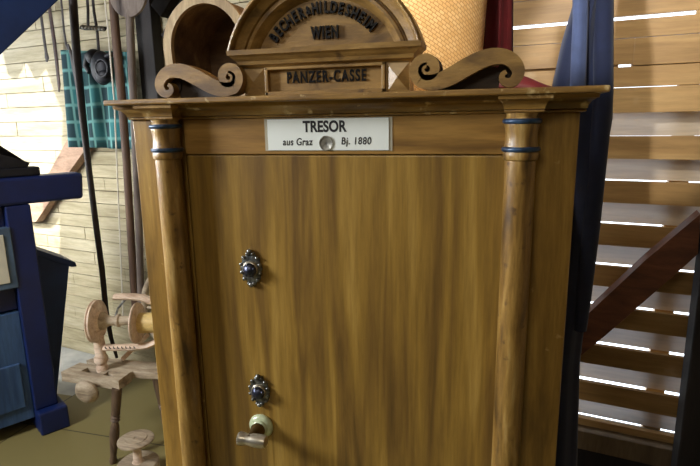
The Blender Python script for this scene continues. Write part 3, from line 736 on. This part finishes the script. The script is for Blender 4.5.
# flyer head
dl = onY(97, 321, .96); dr = onY(134, 325.5, .96)
s_ = (dr-dl).dot(AX); dr = dl+AX*(s_); dr.z -= .012
rD = .094
MB().lathe(dl-AX*.018, AX, [(0, rD*.6), (.003, rD*.93), (.006, rD), (.010, rD), (.0135, rD*.95), (.017, rD), (.023, rD), (.027, rD*.94), (.029, rD*.62), (.031, .05), (.04, .045)], 40).build('pulley', M['pale'], sw, smooth=35)
MB().lathe(dl, AX, [(0, .042), (.03, .04), (.045, .028), (.06, .022), (.085, .021), (.09, .029), (.10, .029), (.105, .022), (s_-.02, .018)], 20).build('spindle', M['greywood'], sw, smooth=40)
bb = MB().lathe(dr-AX*.012, AX, [(0, rD*.9), (.003, rD*.97), (.008, rD*.97), (.014, rD*.9), (.018, rD*.55), (.020, .04)], 40).build('bobbin', M['pale'], sw, smooth=35)
MB().lathe(dr, AX, [(0, .045), (.03, .046), (.10, .043), (.13, .045)], 24).build('bobbin_core', M['yellowwood'], bb, smooth=40)
# flyer: U-shaped fork above and below the spindle
def arm(sgn, name):
    p = [dl+AX*(.10 if sgn > 0 else .03)+UPZ*sgn*.118, dl+AX*.16+UPZ*sgn*.118, dl+AX*.22+UPZ*sgn*.112, dl+AX*.27+UPZ*sgn*.092, dl+AX*.31+UPZ*sgn*.055, dl+AX*.33+UPZ*sgn*.0]
    p = [a-AP*.02 for a in p]
    return MB().tube(p, [.024, .026, .027, .027, .025, .02], 10, .55, up=AP).build(name, M['pale'], sw, smooth=50)
fa = arm(1, 'flyer_arm'); fb = arm(-1, 'flyer_arm')
hk = MB()
for i in range(8):
    p = dl+AX*(.05+.018*i)-UPZ*.112-AP*.044; hk.tube([p, p-AP*.008+UPZ*.004, p-AP*.012+UPZ*.013], .0022, 6)
hk.build('hooks', M['castiron'], fb)
MB().tube([dl+AX*.075+UPZ*.0, dl+AX*.09+UPZ*.05+AP*.02, dl+AX*.12+UPZ*.085+AP*.03], .005, 6).build('wire', M['iron'], sw)
turned(Vector((dl.x-.002, dl.y, ZT-.005)), dl-UPZ*.075-AX*.002, M['pale'], [(0, 1.2), (.12, 1.35), (.2, 1.0), (.3, 1.5), (.42, 1.5), (.5, 1.1), (.7, 1.25), (1, 1.1)], 'maiden', .02)
pr = dl+AX*.30
turned(Vector((pr.x, pr.y, ZT-.01)), pr-UPZ*.02, M['pale'], [(0, 1.1), (.1, 1.3), (.2, .9), (.28, 1.3), (.36, .9), (.44, 1.3), (.52, .9), (.6, 1.25), (.75, 1), (1, 1.2)], 'maiden', .018)
MB().beam(Vector((*onZ(122, 362, ZT).xy, ZT+.012)), Vector((*onZ(150, 352, ZT).xy, ZT+.09)), AP, .03, .02).build('stay', M['pale'], sw, bevel=.003)
# drive wheel
wc = onY(183, 312, 1.3); wn = (AX*.35+AP*.94).normalized()
rW = .235
wh = MB().torus(wc, wn, rW, .017, 64, 10, sx=1.2).build('drive_wheel', M['greywood'], sw, smooth=60)
wa = wn.cross(UPZ).normalized()
for i in range(8):
    d = wa*math.cos(i*math.pi/4)+UPZ*math.sin(i*math.pi/4)
    MB().lathe(wc+d*.03, d, [(0, .007), (.05, .010), (.08, .007), (.12, .009), (rW-.04, .006)], 10).build('spoke', M['greywood'], wh, smooth=40)
MB().lathe(wc-wn*.03, wn, [(0, .02), (.01, .034), (.05, .034), (.06, .02)], 20).build('hub', M['greywood'], wh, smooth=40)
for s in (-1, 1):
    p = wc+wn*s*.05; MB().beam((p.x, p.y, .15), (p.x, p.y, wc.z+.04), wa, .03, .022).build('wheel_post', M['greywood'], sw, bevel=.003)

# turned wooden spool on the floor
pb = onZ(140, 478, 0); kz = 0
def z_at(x, y, p): # height of picture point above ground point p
    n = (CP-p); n.z = 0; return on(x, y, p, n.normalized()).z
zt_ = z_at(141, 437, pb); zb = z_at(141, 461, pb)
sl = thing('wooden_spool', 'pale turned wooden spool standing by the safe below the spinning wheel', 'spool', pb)
MB().lathe((pb.x, pb.y, 0), UPZ, [(0, .085), (zb-.006, .085), (zb, .08), (zb+.001, .03)], 32).build('base', M['greywood'], sl, smooth=40)
MB().lathe((pb.x, pb.y, zb-.001), UPZ, [(0, .026), (.01, .019), ((zt_-zb)*.6, .017), (zt_-zb-.012, .024)], 20).build('stem', M['pale'], sl, smooth=40)
MB().lathe((pb.x, pb.y, zt_-.016), UPZ, [(0, .03), (.002, .06), (.006, .073), (.012, .073), (.016, .066), (.0155, .046), (.0185, .044), (.0185, .008), (.015, .006), (.015, .001)], 40).build('flange', M['greywood'], sl, smooth=35)
